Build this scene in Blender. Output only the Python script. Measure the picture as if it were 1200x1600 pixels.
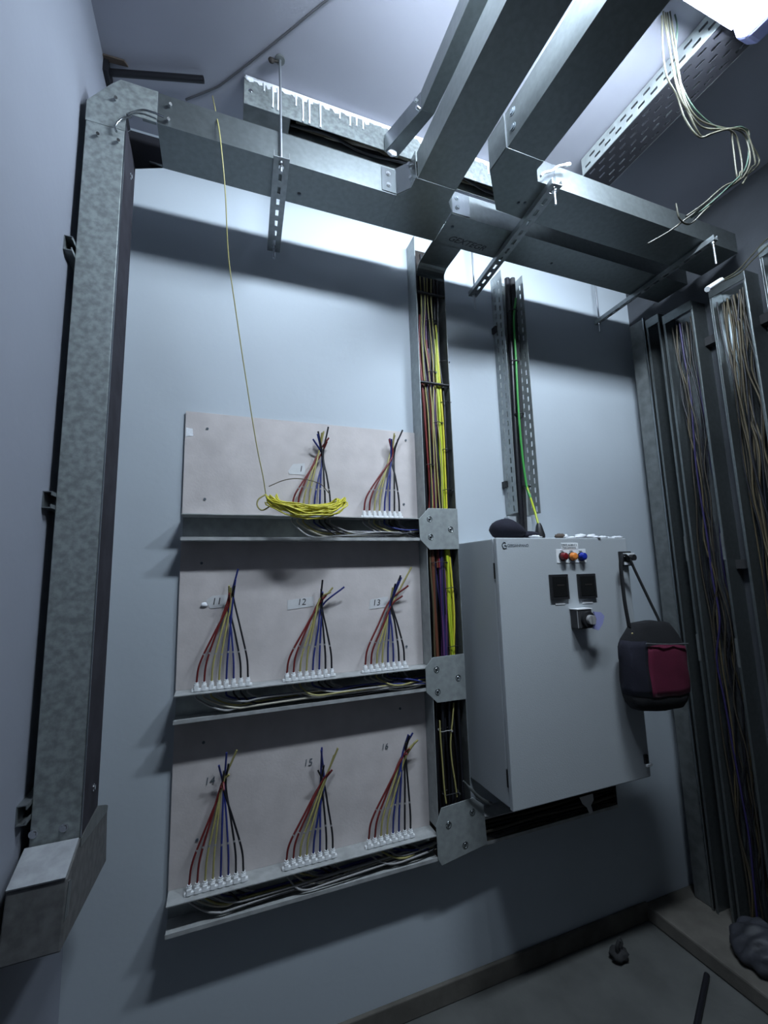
import bpy, math, random
from mathutils import Vector, Matrix

for o in list(bpy.data.objects):
    bpy.data.objects.remove(o, do_unlink=True)
scene = bpy.context.scene
COL = scene.collection

# ------------------------------------------------------------------ camera
RIGHT = Vector((0.93550575, -0.35221916, -0.02776085))
DOWN = Vector((0.02374791, 0.14108145, -0.98971312))
FWD = Vector((0.35251246, 0.92522305, 0.14034698))
FPX = 683.22
EYE = Vector((0.0, -1.7, 1.6))
cam = bpy.data.cameras.new('camera')
cam.sensor_fit = 'VERTICAL'
cam.sensor_height = 24.0
cam.lens = 24.0 * FPX / 1600.0
cam.clip_start = 0.02
cam_o = bpy.data.objects.new('camera', cam)
COL.objects.link(cam_o)
m = Matrix((RIGHT, -DOWN, -FWD)).transposed().to_4x4()
m.translation = EYE
cam_o.matrix_world = m
scene.camera = cam_o

# ------------------------------------------------------------------ world, exposure
LAMP_POWER = 215.0
w = bpy.data.worlds.new('world')
scene.world = w
w.use_nodes = True
w.node_tree.nodes['Background'].inputs[0].default_value = (0.45, 0.5, 0.62, 1)
w.node_tree.nodes['Background'].inputs[1].default_value = 0.012
scene.view_settings.view_transform = 'Standard'
scene.view_settings.look = 'None'
scene.view_settings.exposure = 0.0
scene.view_settings.gamma = 1.0
scene.view_settings.use_curve_mapping = False

rng = random.Random(7)

# ------------------------------------------------------------------ materials
def mat(name, col, rough=0.6, metal=0.0, noise=0.0, scale=30.0, bump=0.0, bscale=60.0, col2=None, emit=None, estr=0.0, spec=0.5, stretch=None, detail=4.0):
    mt = bpy.data.materials.new(name)
    mt.use_nodes = True
    nt = mt.node_tree
    b = nt.nodes['Principled BSDF']
    b.inputs['Base Color'].default_value = (*col, 1)
    b.inputs['Roughness'].default_value = rough
    b.inputs['Metallic'].default_value = metal
    b.inputs['Specular IOR Level'].default_value = spec
    if emit:
        b.inputs['Emission Color'].default_value = (*emit, 1)
        b.inputs['Emission Strength'].default_value = estr
    if noise > 0 or bump > 0 or col2:
        tc = nt.nodes.new('ShaderNodeTexCoord')
        mp = nt.nodes.new('ShaderNodeMapping')
        if stretch:
            mp.inputs['Scale'].default_value = stretch
        nt.links.new(tc.outputs['Object'], mp.inputs[0])
    if noise > 0 or col2:
        n = nt.nodes.new('ShaderNodeTexNoise')
        n.inputs['Scale'].default_value = scale
        n.inputs['Detail'].default_value = detail
        nt.links.new(mp.outputs[0], n.inputs['Vector'])
        r = nt.nodes.new('ShaderNodeValToRGB')
        c2 = col2 or tuple(max(0, c * (1 - noise)) for c in col)
        r.color_ramp.elements[0].position = 0.35
        r.color_ramp.elements[1].position = 0.65
        r.color_ramp.elements[0].color = (*c2, 1)
        r.color_ramp.elements[1].color = (*col, 1)
        nt.links.new(n.outputs['Fac'], r.inputs[0])
        nt.links.new(r.outputs[0], b.inputs['Base Color'])
    if bump > 0:
        n2 = nt.nodes.new('ShaderNodeTexNoise')
        n2.inputs['Scale'].default_value = bscale
        n2.inputs['Detail'].default_value = 5
        nt.links.new(mp.outputs[0], n2.inputs['Vector'])
        bp = nt.nodes.new('ShaderNodeBump')
        bp.inputs['Strength'].default_value = bump
        bp.inputs['Distance'].default_value = 0.004
        nt.links.new(n2.outputs['Fac'], bp.inputs['Height'])
        nt.links.new(bp.outputs[0], b.inputs['Normal'])
    return mt

M = {}
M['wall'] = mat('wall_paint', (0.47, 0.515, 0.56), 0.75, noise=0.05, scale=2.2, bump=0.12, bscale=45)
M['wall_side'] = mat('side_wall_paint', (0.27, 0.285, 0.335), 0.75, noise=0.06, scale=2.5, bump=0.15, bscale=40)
M['ceil'] = mat('ceiling_paint', (0.37,0.375,0.43), 0.85, noise=0.08, scale=1.8, bump=0.15, bscale=30)
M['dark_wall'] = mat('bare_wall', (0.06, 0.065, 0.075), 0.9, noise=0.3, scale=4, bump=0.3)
M['floor'] = mat('concrete_floor', (0.10, 0.102, 0.098), 0.9, noise=0.25, scale=7, bump=0.35, bscale=35)
M['kerb'] = mat('concrete_kerb', (0.13, 0.12, 0.105), 0.92, noise=0.35, scale=9, bump=0.4, bscale=40)
M['galv'] = mat('galvanised_steel', (0.19, 0.21, 0.213), 0.38, 0.8, noise=0.14, scale=55, bump=0.04, bscale=20, detail=6)
M['galv_spangle'] = mat('galvanised_spangle', (0.38,0.415,0.41), 0.5, 0.55, noise=0.36, scale=60, bump=0.04, bscale=40, detail=4)
M['galv_shiny'] = mat('shiny_steel', (0.33,0.355,0.37), 0.25, 0.95, noise=0.2, scale=30, stretch=(1, 1, 0.2))
M['galv_dull'] = mat('dull_steel', (0.22,0.235,0.235), 0.55, 0.6, noise=0.3, scale=22)
M['dark_face'] = mat('dark_face_steel', (0.045,0.043,0.053), 0.85, 0.0, noise=0.3, scale=14, spec=0.1)
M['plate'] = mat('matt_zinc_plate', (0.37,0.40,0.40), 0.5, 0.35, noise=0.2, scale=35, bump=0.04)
M['loose'] = mat('cream_grey_pvc', (0.06,0.056,0.038), 0.5)
M['loosegreen'] = mat('pale_green_pvc', (0.04,0.07,0.05), 0.5)
M['crack'] = mat('dirty_grey_pvc', (0.10, 0.10, 0.11), 0.8)
M['perf_shade'] = mat('shaded_perforated_steel', (0.05,0.05,0.06), 0.6, 0.3)  # shade under the tray put into the steel colour
M['foot'] = mat('dull_foot_steel', (0.15, 0.15, 0.15), 0.7, 0.3, noise=0.35, scale=40)
M['strut'] = mat('strut_steel', (0.30,0.32,0.33), 0.45, 0.8, noise=0.2, scale=40)
M['rod'] = mat('threaded_rod', (0.45, 0.47, 0.5), 0.4, 0.9)
M['bolt'] = mat('bolt_zinc', (0.75, 0.76, 0.78), 0.22, 1.0)
M['shelf'] = mat('dusty_white_steel', (0.44,0.45,0.45), 0.6, 0.15, noise=0.25, scale=24)
M['board'] = mat('fibre_board', (0.60, 0.55, 0.54), 0.85, noise=0.12, scale=12, bump=0.1, bscale=120)
M['cab'] = mat('cabinet_powder_coat', (0.42, 0.445, 0.465), 0.5, bump=0.12, bscale=220, noise=0.03, scale=3)
M['black'] = mat('black_plastic', (0.016, 0.016, 0.018), 0.45)
M['blackfab'] = mat('black_fabric', (0.007,0.007,0.009), 0.95, bump=0.3, bscale=250)
M['navyfab'] = mat('navy_fabric', (0.007,0.007,0.017), 0.9, bump=0.3, bscale=250)
M['pink'] = mat('magenta_fabric', (0.11,0.004,0.028), 0.85, bump=0.3, bscale=250, noise=0.15, scale=20)
M['white'] = mat('white_plastic', (0.80, 0.81, 0.82), 0.4)
M['paper'] = mat('white_paper', (0.62,0.62,0.63), 0.8, noise=0.08, scale=40)
M['plaster'] = mat('white_plaster', (0.85, 0.86, 0.90), 0.85, noise=0.08, scale=40, bump=0.4)
M['dust'] = mat('plaster_dust', (0.36, 0.37, 0.39), 0.9, noise=0.25, scale=30, bump=0.3)
M['ink'] = mat('black_ink', (0.03, 0.03, 0.035), 0.7)
M['greyink'] = mat('grey_ink', (0.10, 0.12, 0.14), 0.6)
M['yellow'] = mat('yellow_pvc', (0.62,0.56,0.05), 0.4)
M['yellowdim'] = mat('pale_yellow_pvc', (0.36,0.32,0.12), 0.45)
M['yg'] = mat('yellow_green_pvc', (0.46,0.54,0.03), 0.4, noise=0.1, scale=40)
M['green'] = mat('green_pvc', (0.05,0.32,0.06), 0.4)
M['red'] = mat('red_pvc', (0.15,0.016,0.016), 0.4)
M['brown'] = mat('brown_pvc', (0.13,0.045,0.025), 0.4)
M['blue'] = mat('blue_pvc', (0.022,0.032,0.17), 0.4)
M['purple'] = mat('purple_pvc', (0.09,0.035,0.12), 0.4)
M['violet'] = mat('violet_pvc', (0.03,0.023,0.09), 0.4)
M['wblack'] = mat('black_pvc', (0.012, 0.012, 0.016), 0.4)
M['grey'] = mat('grey_pvc', (0.30,0.295,0.295), 0.45)
M['cream'] = mat('cream_pvc', (0.45,0.42,0.34), 0.45)
M['tan'] = mat('tan_pvc', (0.085,0.066,0.036), 0.5)
M['tan2'] = mat('dark_tan_pvc', (0.04,0.033,0.024), 0.5)
M['tape'] = mat('brass_tip', (0.6, 0.5, 0.25), 0.4, 0.6)
M['lampbody'] = mat('lamp_housing', (0.5, 0.5, 0.62), 0.35)
M['lampcap'] = mat('lamp_end_cap', (0.33, 0.34, 0.62), 0.3)
M['lampglow'] = mat('lamp_diffuser', (0.9, 0.93, 1.0), 0.5, emit=(0.74, 0.87, 1.0), estr=LAMP_POWER)
M['glassdark'] = mat('meter_glass', (0.010, 0.010, 0.010), 0.12)
M['redlamp'] = mat('red_lens', (0.16, 0.012, 0.015), 0.2)
M['orangelamp'] = mat('orange_lens', (0.75, 0.24, 0.05), 0.2)
M['bluelamp'] = mat('blue_lens', (0.012, 0.03, 0.32), 0.2)
M['rubble'] = mat('dark_rag', (0.03, 0.03, 0.032), 0.9)
M['tarp'] = mat('grey_tarp', (0.05, 0.052, 0.065), 0.6, noise=0.5, scale=9, bump=0.6, bscale=12)
M['rust_shade'] = mat('rust_and_shade_steel', (0.022,0.017,0.015), 0.7, 0.3)  # rust on the eyelet; inside trays and riser, recess shade painted in
M['darksteel'] = mat('dark_pipe_steel', (0.02, 0.02, 0.025), 0.5, 0.4)
M['brownrag'] = mat('brown_scrap', (0.10,0.075,0.06), 0.9)

# ------------------------------------------------------------------ mesh builder
def root_of(o):
    while o.parent:
        o = o.parent
    return o

class MB:
    def __init__(s):
        s.v = []; s.f = []; s.sm = []
    def add(s, vs, fs, smooth=False):
        b = len(s.v)
        s.v += [Vector(v) for v in vs]
        for f in fs:
            s.f.append([b + i for i in f]); s.sm.append(smooth)
        return s
    def box(s, x0, x1, y0, y1, z0, z1):
        return s.add([(x0,y0,z0),(x1,y0,z0),(x1,y1,z0),(x0,y1,z0),(x0,y0,z1),(x1,y0,z1),(x1,y1,z1),(x0,y1,z1)],
                     [(3,2,1,0),(4,5,6,7),(0,1,5,4),(1,2,6,5),(2,3,7,6),(3,0,4,7)])
    def prism(s, poly, off):
        poly = [Vector(p) for p in poly]; off = Vector(off); n = len(poly)
        nrm = Vector((0,0,0))
        for i in range(n):
            nrm += poly[i].cross(poly[(i+1) % n])
        if nrm.dot(off) > 0:
            poly = poly[::-1]
        vs = poly + [p + off for p in poly]
        fs = [tuple(range(n)), tuple(range(2*n-1, n-1, -1))]
        for i in range(n):
            j = (i+1) % n
            fs.append((j, i, n+i, n+j))
        return s.add(vs, fs)
    def plate(s, a, b, up, t=0.0025, side=1):
        """thin upright plate from a to b, height vector up"""
        a = Vector(a); b = Vector(b); up = Vector(up)
        n = (b - a).cross(up).normalized() * t * side
        return s.prism([a, b, b + up, a + up], n)
    def tube(s, pts, r, n=7, caps=True):
        pts = [Vector(p) for p in pts]
        m = len(pts)
        rr = r if isinstance(r, (list, tuple)) else [r] * m
        t0 = (pts[1] - pts[0]).normalized()
        ref = Vector((0,0,1)) if abs(t0.z) < 0.9 else Vector((0,1,0))
        u = (ref - t0 * ref.dot(t0)).normalized()
        vs = []
        for i in range(m):
            t = (pts[min(i+1, m-1)] - pts[max(i-1, 0)])
            t = t.normalized() if t.length > 1e-9 else t0
            u = u - t * u.dot(t)
            u = u.normalized() if u.length > 1e-6 else t.orthogonal().normalized()
            wv = t.cross(u)
            for k in range(n):
                a = 2 * math.pi * k / n
                vs.append(pts[i] + (u * math.cos(a) + wv * math.sin(a)) * rr[i])
        fs = []
        for i in range(m - 1):
            for k in range(n):
                k2 = (k + 1) % n
                fs.append((i*n+k, i*n+k2, (i+1)*n+k2, (i+1)*n+k))
        s.add(vs, fs, True)
        if caps:
            s.add(vs[:n], [tuple(range(n-1, -1, -1))])
            s.add(vs[-n:], [tuple(range(n))])
        return s
    def cyl(s, a, b, r, n=16, r2=None):
        return s.tube([a, b], [r, r if r2 is None else r2], n)
    def band(s, pts, wdir, wid, t):
        """flat strap along pts, width along wdir"""
        pts = [Vector(p) for p in pts]; wd = Vector(wdir).normalized() * wid / 2
        vs = []; m = len(pts)
        for i, p in enumerate(pts):
            tt = (pts[min(i+1, m-1)] - pts[max(i-1, 0)]).normalized()
            nn = tt.cross(wd).normalized() * t / 2
            vs += [p - wd - nn, p + wd - nn, p + wd + nn, p - wd + nn]
        fs = []
        for i in range(m - 1):
            for k in range(4):
                k2 = (k + 1) % 4
                fs.append((i*4+k, i*4+k2, (i+1)*4+k2, (i+1)*4+k))
        fs += [(3,2,1,0), tuple((m-1)*4 + k for k in range(4))]
        return s.add(vs, fs, True)
    def ball(s, c, rx, ry, rz, nu=14, nv=9, jit=0.0, seed=0):
        rg = random.Random(seed); c = Vector(c); vs = []; fs = []
        for i in range(nv + 1):
            th = math.pi * i / nv
            for k in range(nu):
                ph = 2 * math.pi * k / nu
                j = 1 + rg.uniform(-jit, jit)
                vs.append(c + Vector((rx*math.sin(th)*math.cos(ph)*j, ry*math.sin(th)*math.sin(ph)*j, rz*math.cos(th)*j)))
        for i in range(nv):
            for k in range(nu):
                k2 = (k + 1) % nu
                fs.append((i*nu+k, (i+1)*nu+k, (i+1)*nu+k2, i*nu+k2))
        return s.add(vs, fs, True)
    def perf(s, o, u, v, Lu, Lv, t, rows, pitch, slot, sw):
        """perforated sheet: o corner, u/v unit axes; rows = v positions of slot centres; real slots"""
        o = Vector(o); u = Vector(u).normalized(); v = Vector(v).normalized(); n = u.cross(v) * t
        def cell(u0, u1, v0, v1):
            s.prism([o+u*u0+v*v0, o+u*u1+v*v0, o+u*u1+v*v1, o+u*u0+v*v1], n)
        edges = 0.0
        for i, rv in enumerate(rows):
            cell(0, Lu, edges, rv - sw/2)
            st = (pitch / 2 if i % 2 else 0.0)
            x = 0.0; p = st + (pitch - slot) / 2
            while p < Lu - slot:
                cell(x, p, rv - sw/2, rv + sw/2)
                x = p + slot; p += pitch
            cell(x, Lu, rv - sw/2, rv + sw/2)
            edges = rv + sw/2
        cell(0, Lu, edges, Lv)
        return s
    def build(s, name, material, parent=None, bevel=0.0, origin=None):
        if parent is not None:
            base = root_of(parent).location
        elif origin is not None:
            base = Vector(origin)
        else:
            xs = [p.x for p in s.v]; ys = [p.y for p in s.v]; zs = [p.z for p in s.v]
            base = Vector(((min(xs)+max(xs))/2, (min(ys)+max(ys))/2, min(zs)))
        used = sorted({i for f in s.f for i in f}); mp_ = {a: i for i, a in enumerate(used)}
        s.v = [s.v[i] for i in used]; s.f = [[mp_[i] for i in f] for f in s.f]
        me = bpy.data.meshes.new(name)
        me.from_pydata([p - base for p in s.v], [], s.f)
        me.polygons.foreach_set('use_smooth', s.sm)
        me.materials.append(M[material])
        me.update()
        o = bpy.data.objects.new(name, me)
        COL.objects.link(o)
        if parent is not None:
            o.parent = parent
        else:
            o.location = base
        if bevel > 0:
            md = o.modifiers.new('bevel', 'BEVEL'); md.width = bevel; md.segments = 2; md.limit_method = 'ANGLE'
        return o

def tag(o, label, cat, group=None, kind=None):
    o['label'] = label; o['category'] = cat
    if group: o['group'] = group
    if kind: o['kind'] = kind
    return o

def thing(name, loc, label, cat, group=None):
    o = bpy.data.objects.new(name, None)
    o.empty_display_size = 0.05
    COL.objects.link(o); o.location = loc
    return tag(o, label, cat, group)

def struct(o):
    o['kind'] = 'structure'; return o

def text(name, body, size, org, xa, ya, material, parent, shear=0.0, align='CENTER', space=1.0):
    cu = bpy.data.curves.new(name, 'FONT')
    cu.body = body; cu.size = size; cu.extrude = 0.0002; cu.shear = shear
    cu.align_x = align; cu.align_y = 'CENTER'; cu.space_character = space; cu.resolution_u = 3
    cu.materials.append(M[material])
    tmp = bpy.data.objects.new(name, cu)
    me = bpy.data.meshes.new_from_object(tmp)
    bpy.data.objects.remove(tmp, do_unlink=True)
    o = bpy.data.objects.new(name, me)
    COL.objects.link(o)
    xa = Vector(xa).normalized(); ya = Vector(ya).normalized(); za = xa.cross(ya)
    mm = Matrix((xa, ya, za)).transposed().to_4x4()
    mm.translation = Vector(org) - root_of(parent).location
    o.parent = parent
    o.matrix_local = mm
    return o

def sm(pts, k=6):
    """Catmull-Rom through points"""
    P = [Vector(p) for p in pts]
    if len(P) < 3:
        return P
    P = [P[0]*2 - P[1]] + P + [P[-1]*2 - P[-2]]
    out = []
    for i in range(1, len(P) - 2):
        a, b, c, d = P[i-1], P[i], P[i+1], P[i+2]
        for j in range(k):
            t = j / k
            out.append(0.5 * ((2*b) + (c - a)*t + (2*a - 5*b + 4*c - d)*t*t + (3*b - a - 3*c + d)*t*t*t))
    out.append(P[-2])
    return out

def at(px, py, Y):
    """the point of the plane y = Y seen at a pixel of the 1200 x 1600 photograph"""
    d = RIGHT * ((px - 600) / FPX) + DOWN * ((py - 800) / FPX) + FWD
    return EYE + d * ((Y - EYE.y) / d.y)

def bolt(a, n, r=0.006, h=0.005, parent=None, material='bolt', name='bolt'):
    a = Vector(a); n = Vector(n).normalized()
    b = MB(); b.cyl(a, a + n * h * 0.4, r * 1.5, 12); b.cyl(a + n * h * 0.4, a + n * h, r, 6)
    return b.build(name, material, parent)

# ------------------------------------------------------------------ the room
CEIL = 3.335; XL = -0.398; XR = 2.21
struct(MB().box(XL-0.1, XR+0.1, 0.0, 0.12, -0.1, CEIL+0.1).build('wall_back', 'wall'))
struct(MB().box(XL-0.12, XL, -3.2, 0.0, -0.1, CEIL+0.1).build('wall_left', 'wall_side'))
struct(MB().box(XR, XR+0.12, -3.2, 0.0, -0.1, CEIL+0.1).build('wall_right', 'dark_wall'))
struct(MB().box(XL-0.1, XR+0.1, -3.2, 0.1, CEIL, CEIL+0.1).build('ceiling', 'ceil'))
struct(MB().box(XL-0.1, XR+0.1, -3.2, 0.1, -0.1, 0.0).build('floor', 'floor'))
struct(MB().prism([(XL, 0, 0), (1.885, 0, 0), (1.885, -0.016, 0), (XL, -0.016, 0)], (0, 0, 0.072)).build('baseboard_back', 'kerb', bevel=0.004))
struct(MB().box(1.875, XR, -3.2, 0.0, 0.0, 0.066).build('trim_1', 'kerb', bevel=0.008))

# ------------------------------------------------------------------ ceiling lamp
t = thing('ceiling_lamp', (0.88, -1.10, CEIL), 'long white lit batten lamp on the ceiling near the upper right', 'lamp')
b = MB(); b.box(0.33, 1.44, -1.16, -1.04, 3.226, CEIL - 0.001); b.prism([(0.34, -1.145, 3.2255), (0.34, -1.057, 3.2255), (0.34, -1.0575, 3.2245), (0.34, -1.1445, 3.1745)], (1.09, 0, 0)); b.build('lamp_housing', 'lampbody', t, bevel=0.004)
b = MB()
prof = []
TILT = math.radians(30)      # tilt added to throw more light on the upper back wall
for i in range(9):
    a = math.pi * i / 8
    py_, pz_ = -0.050 * math.cos(a), -0.025 * math.sin(a)
    prof.append((0, -1.10 + py_ * math.cos(TILT) - pz_ * math.sin(TILT), 3.199 + py_ * math.sin(TILT) + pz_ * math.cos(TILT)))
b.prism([(0.34, p[1], p[2]) for p in prof], (1.09, 0, 0)); b.build('diffuser', 'lampglow', t)
for nm, x0, x1 in (('a', 1.4405, 1.50), ('b', 0.27, 0.3295)):
    b = MB()
    b.prism([(x0, -1.165, 3.30), (x0, -1.16, 3.19), (x0, -1.135, 3.158), (x0, -1.07, 3.162), (x0, -1.045, 3.19), (x0, -1.035, 3.30)], (x1-x0, 0, 0))
    b.build('end_cap', 'lampcap', t, bevel=0.01)

# ------------------------------------------------------------------ steel trays overhead (open-top channels)
ZT = 2.95
TH = 0.0025
# left vertical trunk
t = thing('cable_duct', (-0.33, -0.34, 1.02), 'tall closed galvanised trunk standing upright along the left wall', 'cable duct')
b = MB(); b.box(-0.378, -0.2815, -0.4200, -0.264, 1.02, 2.92); b.build('duct_body', 'galv_spangle', t, bevel=0.002)
b = MB(); b.box(-0.2814, -0.280, -0.4165, -0.266, 1.021, 2.919); o = b.build('dark_side', 'dark_face', t); o['label'] = 'dark side face'  # thin sheet in one dark colour over the duct's right side
b = MB(); b.box(-0.2815, -0.279, -0.4205, -0.4170, 1.021, 2.919); b.build('side_lip', 'galv_shiny', t)
for px, py in ((52, 1303), (100, 1293)):
    bolt(at(px, py, -0.4201), (0, -1, 0), parent=t)
bolt(at(144, 1238, -0.33).xyz * 1 if False else (-0.2799, -0.33, 1.09), (1, 0, 0), parent=t)
bolt((-0.2799, -0.33, 2.83), (1, 0, 0), parent=t)

t = thing('corner_fitting', (-0.30, -0.34, 2.92), 'galvanised elbow joining the left trunk to the overhead tray, open dark hole below', 'cable tray fitting')
b = MB()
b.prism([(-0.379, -0.421, 2.89), (-0.379, -0.421, 2.955), (-0.324, -0.421, 3.03), (-0.30, -0.421, 3.056), (-0.202, -0.421, 3.056), (-0.202, -0.421, 2.95), (-0.281, -0.421, 2.95), (-0.281, -0.421, 2.89)], (0, 0.0025, 0))
b.build('side_plate', 'galv_spangle', t)
b = MB()
b.prism([(-0.379, -0.265, 2.921), (-0.379, -0.265, 2.955), (-0.30, -0.265, 3.056), (-0.202, -0.265, 3.056), (-0.202, -0.265, 2.951), (-0.281, -0.265, 2.921)], (0, 0.0025, 0))
b.plate((-0.379, -0.418, 2.921), (-0.379, -0.266, 2.921), (0, 0, 0.034))
b.prism([(-0.379, -0.418, 2.955), (-0.379, -0.266, 2.955), (-0.30, -0.266, 3.056), (-0.30, -0.418, 3.056)], (-0.002, 0, 0.002))
b.build('back_plate', 'darksteel', t)  # inside of the elbow coloured near black for the shade in the hole
b = MB(); b.box(-0.24, -0.203, -0.4185, -0.41, 2.951, 2.954); b.build('edge_lip', 'galv', t)
b = MB(); b.box(-0.24, -0.203, -0.274, -0.266, 2.951, 2.954); b.build('edge_lip', 'galv', t)
for px, py in ((152, 211), (184, 221), (180, 155), (262, 188), (265, 165)):
    p = at(px, py, -0.4212)
    b = MB(); b.cyl(p, p + Vector((0.004, -0.012, -0.006)), 0.0045, 8); b.build('screw', 'bolt', t)
for pts in ([(205, 182), (190, 186), (180, 197), (182, 206)], [(200, 178), (222, 172), (240, 176), (256, 183)]):
    b = MB(); b.tube(sm([at(x, y, -0.432) for x, y in pts]), 0.003, 6); b.build('tie_wire', 'galv_shiny', t)

# bottom fitting of the left trunk
t = thing('foot_fitting', (-0.33, -0.33, 0.81), 'dark tee fitting at the foot of the left trunk with white dust on its slope', 'cable tray fitting')
poly = [(-0.385, -0.4205, 1.019), (-0.385, -0.507, 0.985), (-0.385, -0.525, 0.860), (-0.385, -0.115, 0.806), (-0.385, -0.14, 0.967), (-0.385, -0.263, 1.019)]
b = MB(); b.prism(poly, (0.105, 0, 0)); b.build('fitting_body', 'foot', t, bevel=0.003)
b = MB(); b.prism([(-0.384, -0.423, 1.0195), (-0.282, -0.423, 1.0195), (-0.283, -0.509, 0.986), (-0.384, -0.509, 0.986)], (0, -0.002, 0.004)); b.build('dust_layer', 'dust', t)
b = MB(); b.prism([(-0.2798, -0.50, 0.975), (-0.2798, -0.515, 0.91), (-0.2798, -0.49, 0.905), (-0.2798, -0.475, 0.965)], (0.0012, 0, 0)); b.build('splice_tab', 'galv', t)
b = MB(); b.prism([(-0.2797, -0.42, 1.0), (-0.2797, -0.145, 0.952), (-0.2797, -0.142, 0.966), (-0.2797, -0.262, 1.017), (-0.2797, -0.42, 1.018)], (0.0012, 0, 0)); b.build('splice_plate', 'galv_dull', t)

# strut stubs behind the left trunk
for z, lab in ((2.483, 'short strut stub behind the left trunk, topmost of three on the left wall'),
               (1.80, 'short strut stub behind the left trunk, middle one with pale open end'),
               (1.10, 'short strut stub behind the left trunk, lowest one near its foot')):
    b = MB()
    y0, y1 = -0.447, -0.25
    b.box(-0.3979, -0.3958, y0, y1, z - 0.0205, z + 0.0205)
    b.box(-0.3957, -0.3782, y0, y1, z - 0.0205, z - 0.0185)
    b.box(-0.3957, -0.3782, y0, y1, z + 0.0185, z + 0.0205)
    b.box(-0.3806, -0.3782, y0, y1, z + 0.011, z + 0.0184)
    b.box(-0.3806, -0.3782, y0, y1, z - 0.0184, z - 0.011)
    tag(b.build('wall_strut', 'strut'), lab, 'strut', 'strut stubs on the left wall')

def channel(name, x0, x1, y0, y1, z, h, label, m='galv', ends=(0, 0), lip=0.008):
    """open-top channel: base, two side walls with a small inward lip"""
    t = thing(name, ((x0+x1)/2, (y0+y1)/2, z), label, 'cable tray', 'overhead cable trays')
    MB().box(x0, x1, y0, y1, z, z + TH).build('base', m, t)
    alongx = (x1 - x0) > (y1 - y0)
    for s in (0, 1):
        b = MB()
        if alongx:
            ya = y0 if s == 0 else y1 - TH
            b.box(x0, x1, ya, ya + TH, z + TH, z + h)
            yl = y0 + TH if s == 0 else y1 - TH - lip
            b.box(x0, x1, yl, yl + lip, z + h - TH, z + h)
        else:
            xa = x0 if s == 0 else x1 - TH
            b.box(xa, xa + TH, y0, y1, z + TH, z + h)
            xl = x0 + TH if s == 0 else x1 - TH - lip
            b.box(xl, xl + lip, y0, y1, z + h - TH, z + h)
        b.build('side_wall', m, t)
    return t

t = channel('cable_tray', -0.201, 0.570, -0.418, -0.264, ZT, 0.106, 'galvanised overhead tray along the back wall, left run past the hanger', 'galv')
bolt((0.24, -0.31, ZT), (0, 0, -1), r=0.005, h=0.004, parent=t, material='greyink')
b = MB(); b.box(0.515, 0.569, -0.4215, -0.4185, ZT + 0.004, ZT + 0.098); pl = b.build('splice_plate', 'galv_shiny', t)
for z in (0.03, 0.075):
    bolt((0.54, -0.4216, ZT + z), (0, -1, 0), parent=t)

# cross fitting over the riser
t = thing('cross_fitting', (0.69, -0.35, ZT), 'chamfered crossing fitting of the overhead trays above the cable riser', 'cable tray fitting')
b = MB()
b.prism([(0.571, -0.264, ZT), (0.571, -0.418, ZT), (0.611, -0.462, ZT), (0.611, -0.505, ZT), (0.762, -0.505, ZT), (0.762, -0.452, ZT), (0.794, -0.418, ZT), (0.800, -0.264, ZT)], (0, 0, TH))
b.build('base', 'galv', t)
b = MB(); b.plate((0.571, -0.418, ZT + TH), (0.611, -0.462, ZT + TH), (0, 0, 0.105)); b.plate((0.611, -0.462, ZT + TH), (0.611, -0.505, ZT + TH), (0, 0, 0.105)); b.build('side_wall', 'galv_shiny', t)
b = MB(); b.plate((0.762, -0.505, ZT + TH), (0.762, -0.452, ZT + TH), (0, 0, 0.105)); b.plate((0.762, -0.452, ZT + TH), (0.794, -0.418, ZT + TH), (0, 0, 0.105)); b.build('side_wall', 'galv', t)
b = MB(); b.plate((0.571, -0.264, ZT + TH), (0.795, -0.264, ZT + TH), (0, 0, 0.105), side=-1); b.build('side_wall', 'galv', t)
# drop-out lip down to the riser
b = MB()
pr = []
for i in range(7):
    a = math.pi / 2 * i / 6
    pr.append((-0.15 + 0.05 * math.sin(a), ZT - 0.04 + 0.04 * math.cos(a)))
top = [(-0.2635, ZT)] + pr
for i in range(len(top) - 1):
    (ya, za), (yb, zb) = top[i], top[i+1]
    b.add([(0.795, ya, za), (0.93, ya, za), (0.93, yb, zb), (0.795, yb, zb), (0.795, ya, za+TH), (0.93, ya, za+TH), (0.93, yb, zb+TH), (0.795, yb, zb+TH)],
          [(3,2,1,0),(4,5,6,7),(0,1,5,4),(1,2,6,5),(2,3,7,6),(3,0,4,7)])
b.build('drop_out_lip', 'galv', t)
for px, py in ((640, 258), (643, 279)):
    p = at(px, py, -0.463); b = MB(); b.cyl(p, p + Vector((-0.008, -0.005, 0)), 0.006, 8); b.build('bolt', 'bolt', t)

t = channel('cable_tray', 0.801, 2.10, -0.412, -0.260, ZT, 0.100, 'galvanised overhead tray along the back wall, right run with a dark stamped mark', 'galv')
text('stamp', 'GEXTEGR', 0.040, (0.935, -0.298, ZT - 0.0008), (1, 0.06, 0), (0.0, -1, 0), 'ink', t, shear=0.35)
bolt((0.835, -0.355, ZT), (0, 0, -1), r=0.005, h=0.004, parent=t, material='greyink')
bolt((1.36, -0.315, ZT), (0, 0, -1), r=0.004, h=0.003, parent=t, material='greyink')
b = MB(); b.box(0.803, 0.88, -0.4150, -0.4125, ZT + 0.004, ZT + 0.096); b.build('splice_plate', 'galv_shiny', t)
for z in (0.03, 0.07):
    bolt((0.825, -0.4151, ZT + z), (0, -1, 0), parent=t, material='greyink')

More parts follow.
